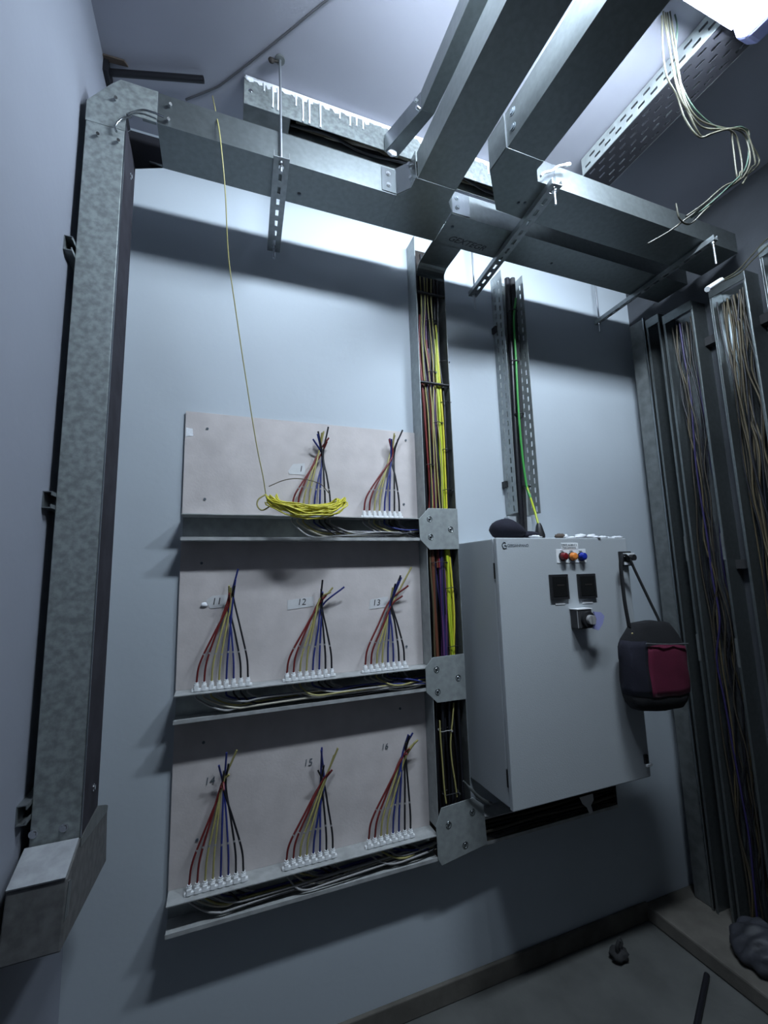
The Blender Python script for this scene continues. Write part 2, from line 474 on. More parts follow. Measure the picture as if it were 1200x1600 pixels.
channel('cable_tray', 0.614, 0.764, -2.6, -0.507, ZT, 0.10, 'wide overhead tray coming towards the viewer from the crossing above the riser', 'galv')
t = channel('cable_tray', 0.842, 0.988, -2.6, -0.702, ZT, 0.125, 'wide overhead tray with dark underside and pale flank, coming forward right of the crossing', 'galv')
for y, z in ((-0.738, 3.044), (-0.735, 2.99)):
    bolt((0.8419, y, z), (-1, 0, 0), r=0.008, parent=t, material='greyink')

t = thing('elbow_fitting', (0.96, -0.58, ZT), 'chamfered elbow fitting turning the right forward tray towards the corner', 'cable tray fitting')
b = MB(); b.prism([(0.838, -0.612, ZT), (0.954, -0.482, ZT), (1.10, -0.477, ZT), (1.10, -0.634, ZT), (1.019, -0.634, ZT), (0.986, -0.668, ZT), (0.988, -0.700, ZT), (0.840, -0.700, ZT)], (0, 0, TH)); b.build('base', 'galv', t)
b = MB(); b.plate((0.840, -0.700, ZT + TH), (0.838, -0.612, ZT + TH), (0, 0, 0.122), side=-1); b.plate((0.838, -0.612, ZT + TH), (0.954, -0.482, ZT + TH), (0, 0, 0.10), side=-1); b.plate((0.954, -0.482, ZT + TH), (1.10, -0.477, ZT + TH), (0, 0, 0.09), side=-1); b.build('side_wall', 'galv', t)
b = MB(); b.plate((1.019, -0.634, ZT + TH), (0.986, -0.668, ZT + TH), (0, 0, 0.10)); b.plate((0.986, -0.668, ZT + TH), (0.988, -0.70, ZT + TH), (0, 0, 0.10)); b.plate((1.10, -0.634, ZT + TH), (1.019, -0.634, ZT + TH), (0, 0, 0.09)); b.build('side_wall', 'galv_shiny', t)
for px, py in ((810, 317), (820, 317)):
    d = at(px, py, -0.5); k = (ZT - EYE.z) / (d.z - EYE.z); p = EYE + (d - EYE) * k
    bolt(p, (0, 0, -1), r=0.004, h=0.003, parent=t, material='greyink')
b = MB(); b.tube(sm([at(x, y, -0.665) for x, y in ((845, 275), (850, 270), (862, 267), (872, 260), (888, 257))]), 0.0045, 7); b.build('bent_wire', 'white', t)
b = MB(); b.cyl(at(884, 258, -0.665), at(890, 257, -0.665), 0.007, 8); b.build('wire_tip', 'white', t)

channel('cable_tray', 1.101, 2.10, -0.634, -0.477, ZT, 0.092, 'galvanised overhead tray running right into the dark corner, in front of the wall run', 'galv')

# small trunk joining the paint-dripped tray
t = thing('small_duct', (0.64, -0.6, 3.20), 'narrow bent galvanised trunk under the ceiling, upper left of the forward trays', 'cable duct')
b = MB(); b.prism([(0.627, -0.96, 3.20), (0.627, -0.5345, 3.20), (0.676, -0.5325, 3.20), (0.684, -0.96, 3.20)], (0, 0, 0.073)); b.build('straight_run', 'galv', t, bevel=0.0015)
b = MB(); b.prism([(0.627, -0.534, 3.20), (0.560, -0.347, 3.20), (0.614, -0.338, 3.20), (0.676, -0.532, 3.20)], (0, 0, 0.073)); b.build('angled_end', 'galv_shiny', t, bevel=0.0015)
for px, py in ((652, 158), (655, 170)):
    p = at(px, py, -0.54); b = MB(); b.cyl(p, p + Vector((-0.012, -0.004, 0)), 0.007, 8); b.build('joint_bolt', 'bolt', t)
b = MB(); b.ball(at(612, 238, -0.35), 0.02, 0.014, 0.012, 10, 6, 0.2, 3); b.build('plaster_blob', 'plaster', t)

# ceiling tray with paint drips
t = thing('ceiling_tray', (0.68, -0.30, 3.22), 'ceiling tray at the back with white paint drips along its top edge', 'cable tray')
b = MB(); b.box(0.046, 1.40, -0.3355, -0.333, 3.22, CEIL - 0.001); b.build('front_side', 'galv_spangle', t)
b = MB(); b.box(0.046, 1.40, -0.2745, -0.272, 3.22, CEIL - 0.001); b.build('back_side', 'galv_dull', t)
b = MB(); b.box(0.046, 1.40, -0.333, -0.2745, CEIL - 0.004, CEIL - 0.001); b.build('top_side', 'rust_shade', t)  # inside of the tray painted dark as shade
b = MB(); b.box(0.046, 0.205, -0.3325, -0.275, 3.2205, 3.223); b.box(0.046, 0.048, -0.3325, -0.275, 3.223, CEIL - 0.005); b.build('bottom_cover', 'galv_dull', t)
rg = random.Random(3)
b = MB()
x = 0.05
ztop = CEIL - 0.002
while x < 1.30:
    wd = rg.uniform(0.02, 0.05)
    hgt = rg.uniform(0.012, 0.03)
    b.prism([(x, -0.3357, ztop), (x + wd, -0.3357, ztop), (x + wd, -0.3357, ztop - hgt * rg.uniform(.7, 1)), (x + wd*0.5, -0.3357, ztop - hgt)], (0, -0.002, 0))
    b.prism([(x, -0.3357, ztop), (x + wd, -0.3357, ztop), (x + wd, -0.3357, ztop - 0.014), (x, -0.3357, ztop - 0.014)], (0, -0.0022, 0))
    x += wd * 0.98
for px, l in ((412, .03), (426, .085), (434, .09), (462, .045), (473, .10), (483, .10), (500, .10), (530, .035), (546, .05), (556, .04), (566, .045), (755, .05)):
    d = at(px, 160, -0.336); xx = d.x
    b.tube([(xx, -0.3365, ztop - 0.01), (xx + 0.001, -0.337, ztop - 0.01 - l * 0.8), (xx, -0.337, ztop - 0.012 - l)], [0.005, 0.0032, 0.0045], 7)
b.ball((0.06, -0.338, ztop - 0.012), 0.014, 0.004, 0.01, 10, 6, 0.2, 5)
b.build('paint_drip', 'plaster', t)
bolt((0.068, -0.3356, 3.275), (0, -1, 0), r=0.005, parent=t)
for i in range(5):
    pts = [(0.21 + i*0.01, -0.30 + 0.006*math.sin(i*2), 3.236 + 0.008*i)]
    for k in range(1, 9):
        pts.append((0.21 + k*0.14, -0.303 + rg.uniform(-0.018, 0.018), 3.235 + 0.006*i + rg.uniform(-.004, .004)))
    tag(MB().tube(sm(pts, 4), 0.006, 6).build('cable', ['wblack', 'tan', 'cream', 'wblack', 'tan2'][i]),
        ['black cable inside the paint-dripped ceiling tray', 'tan cable inside the paint-dripped ceiling tray', 'cream cable inside the paint-dripped ceiling tray',
         'black cable inside the paint-dripped ceiling tray', 'dark brown cable inside the paint-dripped ceiling tray'][i], 'cable', 'cables in the ceiling tray')

# perforated ceiling tray on the right
t = thing('perforated_tray', (1.49, -0.75, 3.25), 'slotted perforated tray under the ceiling below the lamp end', 'cable tray')
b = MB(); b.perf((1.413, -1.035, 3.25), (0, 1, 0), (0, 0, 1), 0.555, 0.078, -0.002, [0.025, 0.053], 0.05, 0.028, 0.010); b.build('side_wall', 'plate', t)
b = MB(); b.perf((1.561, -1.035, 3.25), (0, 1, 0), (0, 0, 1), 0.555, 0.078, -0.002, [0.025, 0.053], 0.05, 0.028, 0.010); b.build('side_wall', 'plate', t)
b = MB(); b.perf((1.415, -1.035, 3.25), (0, 1, 0), (1, 0, 0), 0.555, 0.144, -0.002, [0.018, 0.045, 0.072, 0.099, 0.126], 0.05, 0.028, 0.008); b.build('base', 'perf_shade', t)  # base coloured darker than the sides to paint its shade

# dark pipe and cable on the ceiling
t = thing('conduit_pipe', (-0.24, -0.245, 3.30), 'short black pipe sticking out of the left ceiling corner', 'pipe')
b = MB()
A = Vector((-0.395, -0.205, 3.312)); B = Vector((-0.086, -0.290, 3.312)); r = 0.011
dirv = (B - A).normalized()
b.tube([A, B], r, 14, caps=False); b.tube([B, A + (B - A) * 0.9], r * 0.75, 14, caps=False)
ring = []
u = dirv.orthogonal().normalized(); vv = dirv.cross(u)
for k in range(14):
    a = 2*math.pi*k/14
    ring.append((B + (u*math.cos(a)+vv*math.sin(a))*r, B + (u*math.cos(a)+vv*math.sin(a))*r*0.75))
vs = [p for pr_ in ring for p in pr_]
b.add(vs, [(2*k, 2*((k+1) % 14), 2*((k+1) % 14)+1, 2*k+1) for k in range(14)])
b.build('tube', 'darksteel', t)
b = MB(); b.prism([(-0.3975, -0.225, 3.3345), (-0.325, -0.232, 3.3345), (-0.335, -0.248, 3.3345), (-0.3975, -0.245, 3.3345)], (0, 0, -0.006)); b.build('rough_opening', 'brownrag', t)
b = MB(); b.box(-0.3975, -0.383, -0.235, -0.165, 3.285, 3.334); b.build('wall_sleeve', 'darksteel', t)

tag(MB().tube(sm([(0.62, -1.0, 3.33), (0.40, -0.775, 3.33), (0.268, -0.629, 3.33), (0.17, -0.511, 3.3305), (0.079, -0.404, 3.33), (-0.02, -0.29, 3.33), (-0.058, -0.252, 3.3315), (-0.15, -0.181, 3.333)]), 0.0034, 7).build('ceiling_cable', 'crack'),
    'thin grey cable running diagonally across the ceiling at upper left', 'cable')

# ------------------------------------------------------------------ hangers
def hanger(xn, xf, yn, yf, z, label, rods, w=0.030, h=0.020):
    t = thing('strut_hanger', ((xn+xf)/2, (yn+yf)/2, z), label, 'tray hanger', 'slotted strut hangers carrying the overhead trays')
    a = Vector((xn, yn, z)); c = Vector((xf, yf, z)); u = (c - a); L = u.length; u.normalize()
    v = Vector((0,0,1)).cross(u)
    b = MB()
    b.perf(a - v * w / 2, u, v, L, w, -0.002 if u.cross(v).z > 0 else 0.002, [w / 2], 0.05, 0.027, 0.011)
    for s in (-1, 1):
        o = a + v * s * w / 2
        b.prism([o, o + u * L, o + u * L + Vector((0,0,h)), o + Vector((0,0,h))], v * (-s) * 0.002)
    b.build('strut', 'strut', t)
    for (tt, top, bot) in rods:
        p = a + u * L * tt
        rp = Vector((p.x, p.y, 0))
        q = Vector(top) if not isinstance(top, float) else Vector((p.x, p.y, top))
        low = Vector((p.x, p.y, bot))
        b = MB(); b.tube([low, Vector((p.x, p.y, z + 0.02)), q], 0.0042, 8); rd = b.build('threaded_rod', 'rod', t)
        b = MB(); b.cyl((p.x, p.y, z - 0.012), (p.x, p.y, z - 0.003), 0.009, 6); b.build('nut', 'bolt', rd)
        if q.z > CEIL - 0.02:
            b = MB(); b.cyl((q.x, q.y, CEIL - 0.001), (q.x, q.y, CEIL - 0.008), 0.016, 14); b.build('ceiling_anchor', 'galv_dull', rd)
    return t

t = hanger(0.160, 0.183, -0.455, -0.03, 2.925, 'slotted hanger strut with a long rod at the left run of the overhead tray', [(0.06, (0.156, -0.424, CEIL - 0.001), 2.895), (0.93, CEIL - 0.001, 2.87)], w=0.05)
b = MB(); b.tube([at(437, 97, -0.42), at(428, 95, -0.42)], 0.004, 6); b.ball(at(424, 94, -0.42), 0.011, 0.007, 0.011, 12, 8); b.build('rod_eyelet', 'rust_shade', t)
hanger(1.072, 1.128, -0.668, -0.03, 2.925, 'slotted hanger strut under the elbow fitting, crossing the right run of the tray', [(0.03, ZT - 0.001, 2.86), (0.965, CEIL - 0.001, 2.848)], w=0.042)
hanger(1.886, 1.915, -0.675, -0.03, 2.925, 'thin hanger strut in the dark upper right corner under the trays', [(0.02, ZT - 0.001, 2.823), (0.965, CEIL - 0.001, 2.87)], w=0.022)

# ------------------------------------------------------------------ boards and wire channels on the wall
BY = -0.012
YF = -0.085
def board(z0, z1, label, x1=0.797):
    t = thing('backing_board', (0.33, -0.006, z0), label, 'board', 'fibre backing boards')
    MB().box(-0.123, x1, BY, -0.0005, z0, z1).build('panel', 'board', t)
    return t
bd1 = board(1.8235, 2.212, 'beige backing board with the yellow wire coil, topmost of the three')
bd2 = board(1.2315, 1.7305, 'beige backing board with numbers 11, 12 and 13, middle of the three')
bd3 = board(0.6265, 1.1435, 'dim beige backing board with numbers 14, 15 and 16, lowest of the three')
for bd, pts in ((bd1, ((324, 670), (320, 780), (634, 688), (631, 788))), (bd2, ((315, 880), (635, 1010))), (bd3, ((318, 1160), (625, 1107), (308, 1312)))):
    for px, py in pts:
        p = at(px, py, BY - 0.0002)
        MB().cyl(p, p + Vector((0, -0.0025, 0)), 0.0048, 10).build('screw', 'greyink', bd)
def patch(bd, pxs, name='label_sticker', m='paper'):
    return MB().prism([at(x, y, BY - 0.0004) for x, y in pxs], (0, -0.001, 0)).build(name, m, bd)
def num(parent, s, px, py, size=0.034, m='ink', sh=0.15):
    text('number', s, size, at(px, py, BY - 0.0018), (1, 0, 0), (0, 0, 1), m, parent, shear=sh)
patch(bd1, [(291, 668), (301, 670), (302, 681), (290, 682)], 'plaster_patch', 'plaster')
s_ = patch(bd1, [(450, 736), (458, 725), (476, 724), (477, 742), (452, 741)]); num(s_, '1', 470, 733)
s_ = patch(bd2, [(322, 938), (332, 931), (354, 929), (356, 948), (328, 951)]); num(s_, '11', 338, 940)
MB().ball(at(319, 945, BY - 0.003), 0.012, 0.004, 0.008, 10, 6, 0.2, 1).build('plaster_lump', 'plaster', bd2)
s_ = patch(bd2, [(449, 938), (490, 932), (490, 947), (449, 953)]); num(s_, '12', 471, 941)
s_ = patch(bd2, [(578, 937), (606, 932), (607, 948), (577, 952)]); num(s_, '13', 588, 942)
num(bd3, '14', 327, 1221, 0.034, 'greyink'); num(bd3, '15', 481, 1192, 0.034, 'greyink'); num(bd3, '16', 601, 1167, 0.03, 'greyink')

def wire_channel(z0, z1, x0, x1, label, m='plate'):
    t = thing('wire_channel', ((x0+x1)/2, -0.04, z0), label, 'wire channel', 'horizontal wire channels')
    MB().box(x0, x1, -0.003, -0.0005, z0 + 0.003, z1 - 0.003).build('back_plate', m, t)
    MB().box(x0, x1, YF, -0.0005, z1 - 0.003, z1).build('shelf', 'shelf', t)
    b = MB(); b.box(x0, x1, YF, -0.0005, z0, z0 + 0.003); b.box(x0, x1, YF, YF + 0.002, z0 + 0.003, z0 + 0.012); b.build('bottom_lip', 'shelf', t)
    return t
wire_channel(1.731, 1.823, -0.120, 0.797, 'horizontal steel wire channel under the topmost board')
wire_channel(1.144, 1.231, -0.122, 0.797, 'horizontal steel wire channel under the middle board')
wire_channel(0.539, 0.626, -0.122, 0.797, 'horizontal steel wire channel under the lowest board')
t = wire_channel(0.545, 0.64, 0.946, 1.688, 'dark open wire channel below the grey cabinet', 'rust_shade')  # dark back colour paints the shade inside this channel
MB().box(1.685, 1.688, YF + 0.002, -0.0035, 0.5485, 0.6365).build('end_cap', 'rust_shade', t)
MB().prism([at(x, y, -0.0855) for x, y in ((905, 1246), (926, 1240), (927, 1250), (923, 1258), (926, 1268), (921, 1272), (917, 1262), (910, 1256))], (0, -0.002, 0)).build('torn_paper', 'paper', t)

# ------------------------------------------------------------------ vertical riser with cables
t = thing('cable_riser', (0.87, -0.04, 0.5), 'wide vertical open steel riser full of coloured cables right of the boards', 'cable riser')
RX0, RX1 = 0.798, 0.945
MB().box(RX0 + 0.002, RX1 - 0.002, -0.004, -0.0005, 0.50, 3.12).build('back_plate', 'rust_shade', t)  # near-black colour paints the shade behind the cables
MB().box(RX0, RX0 + 0.0025, YF, -0.0005, 0.642, 3.12).build('side_wall', 'plate', t)
MB().box(RX1 - 0.0025, RX1, YF, -0.0005, 0.642, 3.12).build('side_wall', 'galv_dull', t)
for py in (456, 596):
    p0 = at(656, py, YF + 0.002); p1 = at(702, py + 3, YF + 0.002)
    MB().tube([(RX0 + 0.003, YF + 0.004, p0.z), (RX1 - 0.003, YF + 0.004, p0.z)], 0.0065, 8).build('crossbar', 'black', t)
def cover(pxs, rivets, label):
    c = thing('joint_plate', at(pxs[0][0], pxs[0][1], YF - 0.003), label, 'joint plate', 'riveted joint plates on the cable riser')
    MB().prism([at(x, y, YF - 0.0005) for x, y in pxs], (0, -0.003, 0)).build('plate', 'plate', c, bevel=0.001)
    for x, y in rivets:
        p = at(x, y, YF - 0.0035)
        b = MB(); b.tube([p + Vector((0.011*math.cos(a), -0.0005, 0.011*math.sin(a))) for a in [2*math.pi*k/16 for k in range(17)]], 0.0016, 5, caps=False)
        b.ball(p, 0.007, 0.003, 0.007, 12, 6); b.build('rivet', 'galv_shiny', c)
cover([(669, 794), (714, 795), (717, 858), (671, 859), (656, 843), (654, 811)], [(671, 811), (673, 839), (704, 827)], 'riveted joint plate on the riser beside the topmost wire channel')
cover([(676, 1027), (725, 1021), (728, 1092), (683, 1098), (666, 1082), (664, 1043)], [(682, 1046), (684, 1081), (716, 1059)], 'riveted joint plate on the riser beside the middle wire channel')
cover([(689, 1262), (738, 1246), (755, 1257), (761, 1318), (690, 1352), (684, 1342), (681, 1290)], [(701, 1289), (738, 1269), (727, 1320)], 'dim joint plate at the foot of the riser beside the lowest wire channel')

def riser_cable(x0, x1, y, z0, z1, m, label, group, r=0.0048, amp=0.006, seed=0):
    g = random.Random(seed)
    n = max(4, int((z1 - z0) / 0.16))
    pts = []
    for i in range(n + 1):
        f = i / n
        pts.append((x1 + (x0 - x1) * f + g.uniform(-amp, amp), y + g.uniform(-amp*0.5, amp*0.5), z0 + (z1 - z0) * f))
    return tag(MB().tube(sm(pts, 4), r, 6).build('cable', m), label, 'cable', group)
G = 'cables in the riser'
k = 0
for i in range(7):
    riser_cable(0.890 + 0.007*(i % 4), 0.900 + 0.0095*(i % 4), -0.052 - 0.014*(i // 4), 1.10, 2.50 + 0.035*i, 'yg' if i % 3 else 'yellow', 'yellow-green cable in the bundle at the right side of the riser' if i % 3 else 'pure yellow cable in the bundle at the right side of the riser', G, 0.0043, 0.0055, 100 + i)
for i in range(6):
    riser_cable(0.852 + 0.008*(i % 3), 0.868 + 0.008*(i % 3), -0.045 - 0.014*(i // 3), 1.10, 2.95 - 0.09*i, 'purple' if i % 2 else 'violet', 'purple cable in the middle bundle of the riser' if i % 2 else 'bluish violet cable in the middle bundle of the riser', G, 0.0055, 0.0085, 200 + i)
for i in range(4):
    riser_cable(0.824 + 0.010*i, 0.832 + 0.012*i, -0.06, 1.62, 2.75 - 0.06*i, 'red' if i % 2 == 0 else 'brown', 'dark red cable in the left part of the riser' if i % 2 == 0 else 'brown cable in the left part of the riser', G, 0.0046, 0.010, 300 + i)
for i in range(4):
    riser_cable(0.820 + 0.02*i, 0.838 + 0.016*i, -0.072, 1.75, 3.0, 'yellowdim', 'thin yellow wire wandering among the cables of the riser', G, 0.0027, 0.010, 400 + i)
for i in range(9):
    riser_cable(0.813 + 0.013*i, 0.818 + 0.013*i, -0.03 - 0.016 * (i % 3), 0.66, 3.05, 'wblack', 'black cable at the back of the riser', G, 0.006, 0.008, 500 + i)
for i in range(3):
    riser_cable(0.82 + 0.006*i, 0.826 + 0.006*i, -0.066, 1.10, 1.8, 'brown' if i else 'tan', 'brown cable between the upper two joint plates of the riser' if i else 'tan cable between the upper two joint plates of the riser', G, 0.0042, 0.004, 600 + i)
for pts, lab in (([(687, 1126), (688, 1150), (691, 1190), (694, 1230), (697, 1255)], 'thin yellow wire at the left of the lowest riser section'), ([(709, 1098), (707, 1125), (704, 1160), (706, 1190), (711, 1222), (714, 1245)], 'thin yellow wire at the right of the lowest riser section')):
    tag(MB().tube(sm([at(x, y, -0.07) for x, y in pts]), 0.0032, 6).build('wire', 'yellowdim'), lab, 'wire', G)
# cable ties
def tie(px, py, wpx, lab, m='black', Y=-0.073):
    a = at(px - wpx/2, py, Y); c = at(px + wpx/2, py + 1, Y)
    mid = (a + c) / 2; rx = (c - a).length / 2
    pts = [mid + Vector((rx*math.cos(q), 0.021*math.sin(q) + 0.021 - 0.009, 0.002*math.sin(3*q))) for q in [2*math.pi*j/18 for j in range(19)]]
    b = MB(); b.tube(pts, 0.0017, 5, caps=False); b.box(c.x - 0.004, c.x + 0.003, c.y - 0.004, c.y + 0.004, c.z - 0.003, c.z + 0.003)
    tag(b.build('cable_tie', m), lab, 'cable tie', 'cable ties in the riser')
for px, py in ((694, 565), (696, 628), (698, 702), (699, 765)):
    tie(px, py, 15, 'black cable tie round the yellow-green bundle above the topmost joint plate')
for px, py in ((705, 918), (709, 1009)):
    tie(px, py, 16, 'black cable tie round the yellow-green bundle between the upper joint plates')
for px, py in ((674, 500), (674, 581), (684, 660), (670, 726)):
    tie(px, py, 14, 'black cable tie round the dark cables above the topmost joint plate')
tie(686, 878, 24, 'black cable tie round the violet bundle below the topmost joint plate')
tie(697, 1141, 18, 'pale cable tie joining two yellow wires in the lowest riser section', 'grey', -0.072)
tie(706, 1239, 24, 'dark cable tie near the foot of the riser above the lowest joint plate', 'rubble', -0.072)

# ------------------------------------------------------------------ terminal strips with wires
COLS = ['red', 'red', 'yellowdim', 'yellowdim', 'blue', 'blue', 'wblack', 'wblack']
TAILS = ['grey', 'cream', 'yellowdim', 'grey', 'blue', 'wblack', 'wblack', 'grey']
def terminal_strip(x0, x1, z, apex, tips, label, zb, seed, dust=False):
    g = random.Random(seed)
    yp = -0.056
    t = thing('terminal_strip', ((x0+x1)/2, yp, z), label, 'terminal strip', 'white terminal strips with fanned wires')
    n = 8
    MB().box(x0 - 0.003, x1 + 0.003, yp - 0.007, yp + 0.007, z + 0.0005, z + 0.010).build('strip_base', 'white', t, bevel=0.002)
    ap = at(apex[0], apex[1], -0.038)
    for i in range(n):
        f = (i + 0.5) / n
        x = x0 + (x1 - x0) * f
        b = MB(); b.cyl((x, yp, z + 0.0005), (x, yp, z + 0.024), 0.0082, 12); b.cyl((x, yp, z + 0.024), (x, yp, z + 0.030), 0.006, 12)
        b.box(x - 0.006, x + 0.006, yp - 0.011, yp - 0.002, z + 0.004, z + 0.02)
        b.build('terminal', 'white', t)
        tp = tips[i]
        tip = at(tp[0], tp[1], -0.05 + g.uniform(-0.012, 0.004))
        a2 = ap + Vector((g.uniform(-0.008, 0.008) + (f - 0.5) * 0.016, g.uniform(-0.006, 0.006), g.uniform(-0.02, 0.01)))
        base = Vector((x, yp, z + 0.028))
        h = a2.z - base.z
        p1 = base + Vector((0.002 * (f - .5), 0.0, h * 0.25))
        p1.x += (a2.x - base.x) * 0.10
        p2 = base.lerp(a2, 0.62); p2.x -= (a2.x - base.x) * 0.10; p2.y += -0.004
        b = MB(); b.tube(sm([base, p1, p2, a2, tip], 6), 0.0036, 6); b.build('wire', COLS[i], t)
        b = MB()
        q = base.lerp(p1, 0.85) if False else sm([base, p1, p2, a2, tip], 6)[8]
        b.cyl(q - Vector((0, 0, 0.003)), q + Vector((0, 0, 0.003)), 0.0040, 6); b.build('wire_marker', 'grey', t)
    # tails below the shelf, running right to the riser
    for i in range(n):
        f = (i + 0.5) / n
        x = x0 + (x1 - x0) * f
        zz = zb + 0.016 + 0.006 * (i % 5) + g.uniform(0, 0.008)
        st = Vector((x, yp + 0.004, z - 0.004))
        ln = 0.05 + g.uniform(0.0, 0.05)
        yy = YF + 0.016 + g.uniform(0.0, 0.03)
        pts = [st, st + Vector((0.006, 0, -0.022)), Vector((x + ln, yy, zz - 0.002)), Vector((min(x + ln + 0.12, 0.77), yy + g.uniform(-.004, .004), zz + g.uniform(-0.006, 0.004))), Vector((0.80, -0.05 + g.uniform(-0.012, 0.012), zb + 0.03 + g.uniform(-0.012, 0.02)))]
        if pts[3].x >= 0.768 or pts[2].x > 0.70:
            pts = [st, st + Vector((0.006, 0, -0.022)), Vector((min(x + ln, 0.765), yy, zz)), pts[4]]
        b = MB(); b.tube(sm(pts, 6), 0.0034, 6); b.build('tail_wire', TAILS[i], t)
    return t

def tipset(spec):
    return spec
terminal_strip(0.246, 0.414, 1.823, (502, 706), [(511, 690), (514, 684), (503, 676), (506, 674), (489, 686), (496, 678), (497, 674), (513, 667)], 'white terminal strip behind the yellow coil, wires fanned up under number 1', 1.731, 1)
terminal_strip(0.530, 0.705, 1.823, (612, 708), [(610, 688), (608, 686), (616, 677), (617, 680), (609, 685), (612, 686), (622, 686), (629, 672)], 'white terminal strip right of the yellow coil on the topmost channel', 1.731, 2)
terminal_strip(-0.069, 0.118, 1.231, (360, 945), [(358, 928), (359, 926), (358, 915), (361, 918), (368, 905), (372, 889), (367, 915), (364, 925)], 'white terminal strip with blue-tipped wires under number 11', 1.144, 3)
terminal_strip(0.227, 0.414, 1.231, (502, 940), [(510, 930), (506, 935), (520, 918), (517, 925), (538, 917), (504, 925), (504, 906), (502, 920)], 'white terminal strip under number 12, one blue wire bent right', 1.144, 4)
terminal_strip(0.521, 0.706, 1.231, (611, 942), [(638, 915), (629, 931), (643, 886), (614, 918), (623, 908), (627, 902), (626, 899), (618, 912)], 'white terminal strip under number 13 with crossing red wire ends', 1.144, 5)
terminal_strip(-0.072, 0.113, 0.626, (348, 1225), [(345, 1232), (350, 1235), (370, 1172), (358, 1210), (342, 1196), (354, 1176), (357, 1194), (350, 1205)], 'dim white terminal strip under number 14 on the lowest channel', 0.539, 6)
terminal_strip(0.228, 0.411, 0.626, (503, 1222), [(519, 1203), (515, 1206), (528, 1169), (522, 1180), (502, 1172), (503, 1168), (506, 1196), (497, 1204)], 'dim white terminal strip under number 15 on the lowest channel', 0.539, 7)
terminal_strip(0.520, 0.709, 0.626, (630, 1180), [(640, 1170), (636, 1178), (653, 1156), (648, 1160), (638, 1148), (645, 1145), (640, 1150), (634, 1160)], 'dim white terminal strip under number 16 next to the lowest joint plate', 0.539, 8)

# ------------------------------------------------------------------ yellow coil and its hanging end
t = thing('wire_coil', (0.303, -0.105, 1.83), 'loose coil of yellow wire resting on the topmost channel', 'wire coil')
g = random.Random(11)
pts = []
turns = 20
c0 = Vector((0.303, -0.122, 1.862))
for i in range(turns * 26):
    a = 2 * math.pi * i / 26
    tn = i / 26
    r1 = 0.132 + 0.013 * math.sin(tn * 2.7) + 0.008 * math.sin(tn * 5.1 + a)
    r2 = 0.048 + 0.006 * math.sin(tn * 3.3 + 1)
    off = Vector((0.006 * math.sin(tn * 1.9), 0.009 * math.sin(tn * 2.3 + 2), 0.010 * math.sin(tn * 4.1)))
    pts.append(c0 + off + Vector((r1 * math.cos(a), -r2 * math.sin(a), -0.026 * max(0.0, math.sin(a)) - 0.010 * max(0.0, -math.sin(a)) + 0.016 * math.cos(a) ** 2 - 0.024 * max(0.0, math.sin(a)) * (0.5 + 0.5 * math.sin(tn * 1.37)) + 0.005 * math.sin(5*a + tn * 1.7))))
MB().tube(pts, 0.0024, 6).build('winding', 'yellow', t)
MB().tube(sm([at(x, y, Y) for x, y, Y in ((332, 150, -0.25), (338, 180, -0.40), (344, 215, -0.435), (352, 300, -0.40), (357, 400, -0.33), (369, 490, -0.27), (384, 590, -0.21), (400, 690, -0.16), (411, 745, -0.135), (416, 778, -0.11))], 8), 0.0019, 6).build('hanging_end', 'yellowdim', t)
MB().tube(sm([at(x, y, -0.12) for x, y in ((416, 772), (404, 780), (402, 790), (409, 797), (420, 792), (426, 782))]), 0.0028, 6).build('loose_loop', 'yellowdim', t)
MB().tube(sm([at(x, y, -0.10) for x, y in ((420, 760), (445, 750), (470, 748), (500, 756), (515, 772))]), 0.0018, 6).build('thin_loop', 'tan', t)

# ------------------------------------------------------------------ perforated side tray on the wall and its cable
t = thing('perforated_riser', (1.33, -0.04, 1.86), 'shiny perforated vertical tray above the grey cabinet', 'cable tray')
Z0, Z1 = 1.858, 3.06
PX0, PX1 = 1.262, 1.392
MB().perf((PX0, -0.087, Z0), (0, 0, 1), (0, 1, 0), Z1 - Z0, 0.086, 0.0022, [0.024, 0.058], 0.045, 0.026, 0.009).build('side_wall', 'plate', t)
MB().perf((PX1 - 0.0022, -0.087, Z0), (0, 0, 1), (0, 1, 0), Z1 - Z0, 0.086, 0.0022, [0.024, 0.058], 0.045, 0.026, 0.009).build('side_wall', 'plate', t)
MB().perf((PX0 + 0.003, -0.004, Z0), (0, 0, 1), (1, 0, 0), Z1 - Z0, PX1 - PX0 - 0.006, 0.0022, [0.03, 0.062, 0.094], 0.045, 0.026, 0.009).build('back_plate', 'plate', t)
for zz in (2.0, 2.78):
    MB().box(PX0 - 0.014, PX0 - 0.0005, -0.03, -0.0005, zz - 0.015, zz + 0.015).build('wall_clip', 'black', t)
tag(MB().tube(sm([(1.325, -0.05, 3.05), (1.318, -0.055, 2.85), (1.312, -0.055, 2.55), (1.305, -0.055, 2.25), (1.302, -0.055, 2.0), (1.302, -0.055, 1.70)]), 0.014, 10).build('power_cable', 'wblack'), 'thick black cable inside the perforated vertical tray, going down behind the cabinet', 'cable')
tag(MB().tube(sm([(1.315, -0.056, 1.765), (1.325, -0.058, 2.05), (1.34, -0.06, 2.4), (1.345, -0.06, 2.75), (1.35, -0.06, 3.05)]), 0.013, 10).build('power_cable', 'rubble'), 'dark grey cable beside the thick black one in the perforated tray', 'cable')
gp = [(806, 466, -.082), (803, 500, -.082), (806, 560, -.083), (810, 640, -.085), (816, 710, -.088), (823, 760, -.10), (829, 778, -.12), (836, 800, -.17), (842, 822, -.20)]
P = [at(x, y, Y) for x, y, Y in gp]
t = thing('earth_cable', P[-1], 'green and yellow earth cable ending in a black plug on the cabinet top', 'cable')
MB().tube(sm(P[:7], 6), 0.0055, 7).build('green_run', 'green', t)
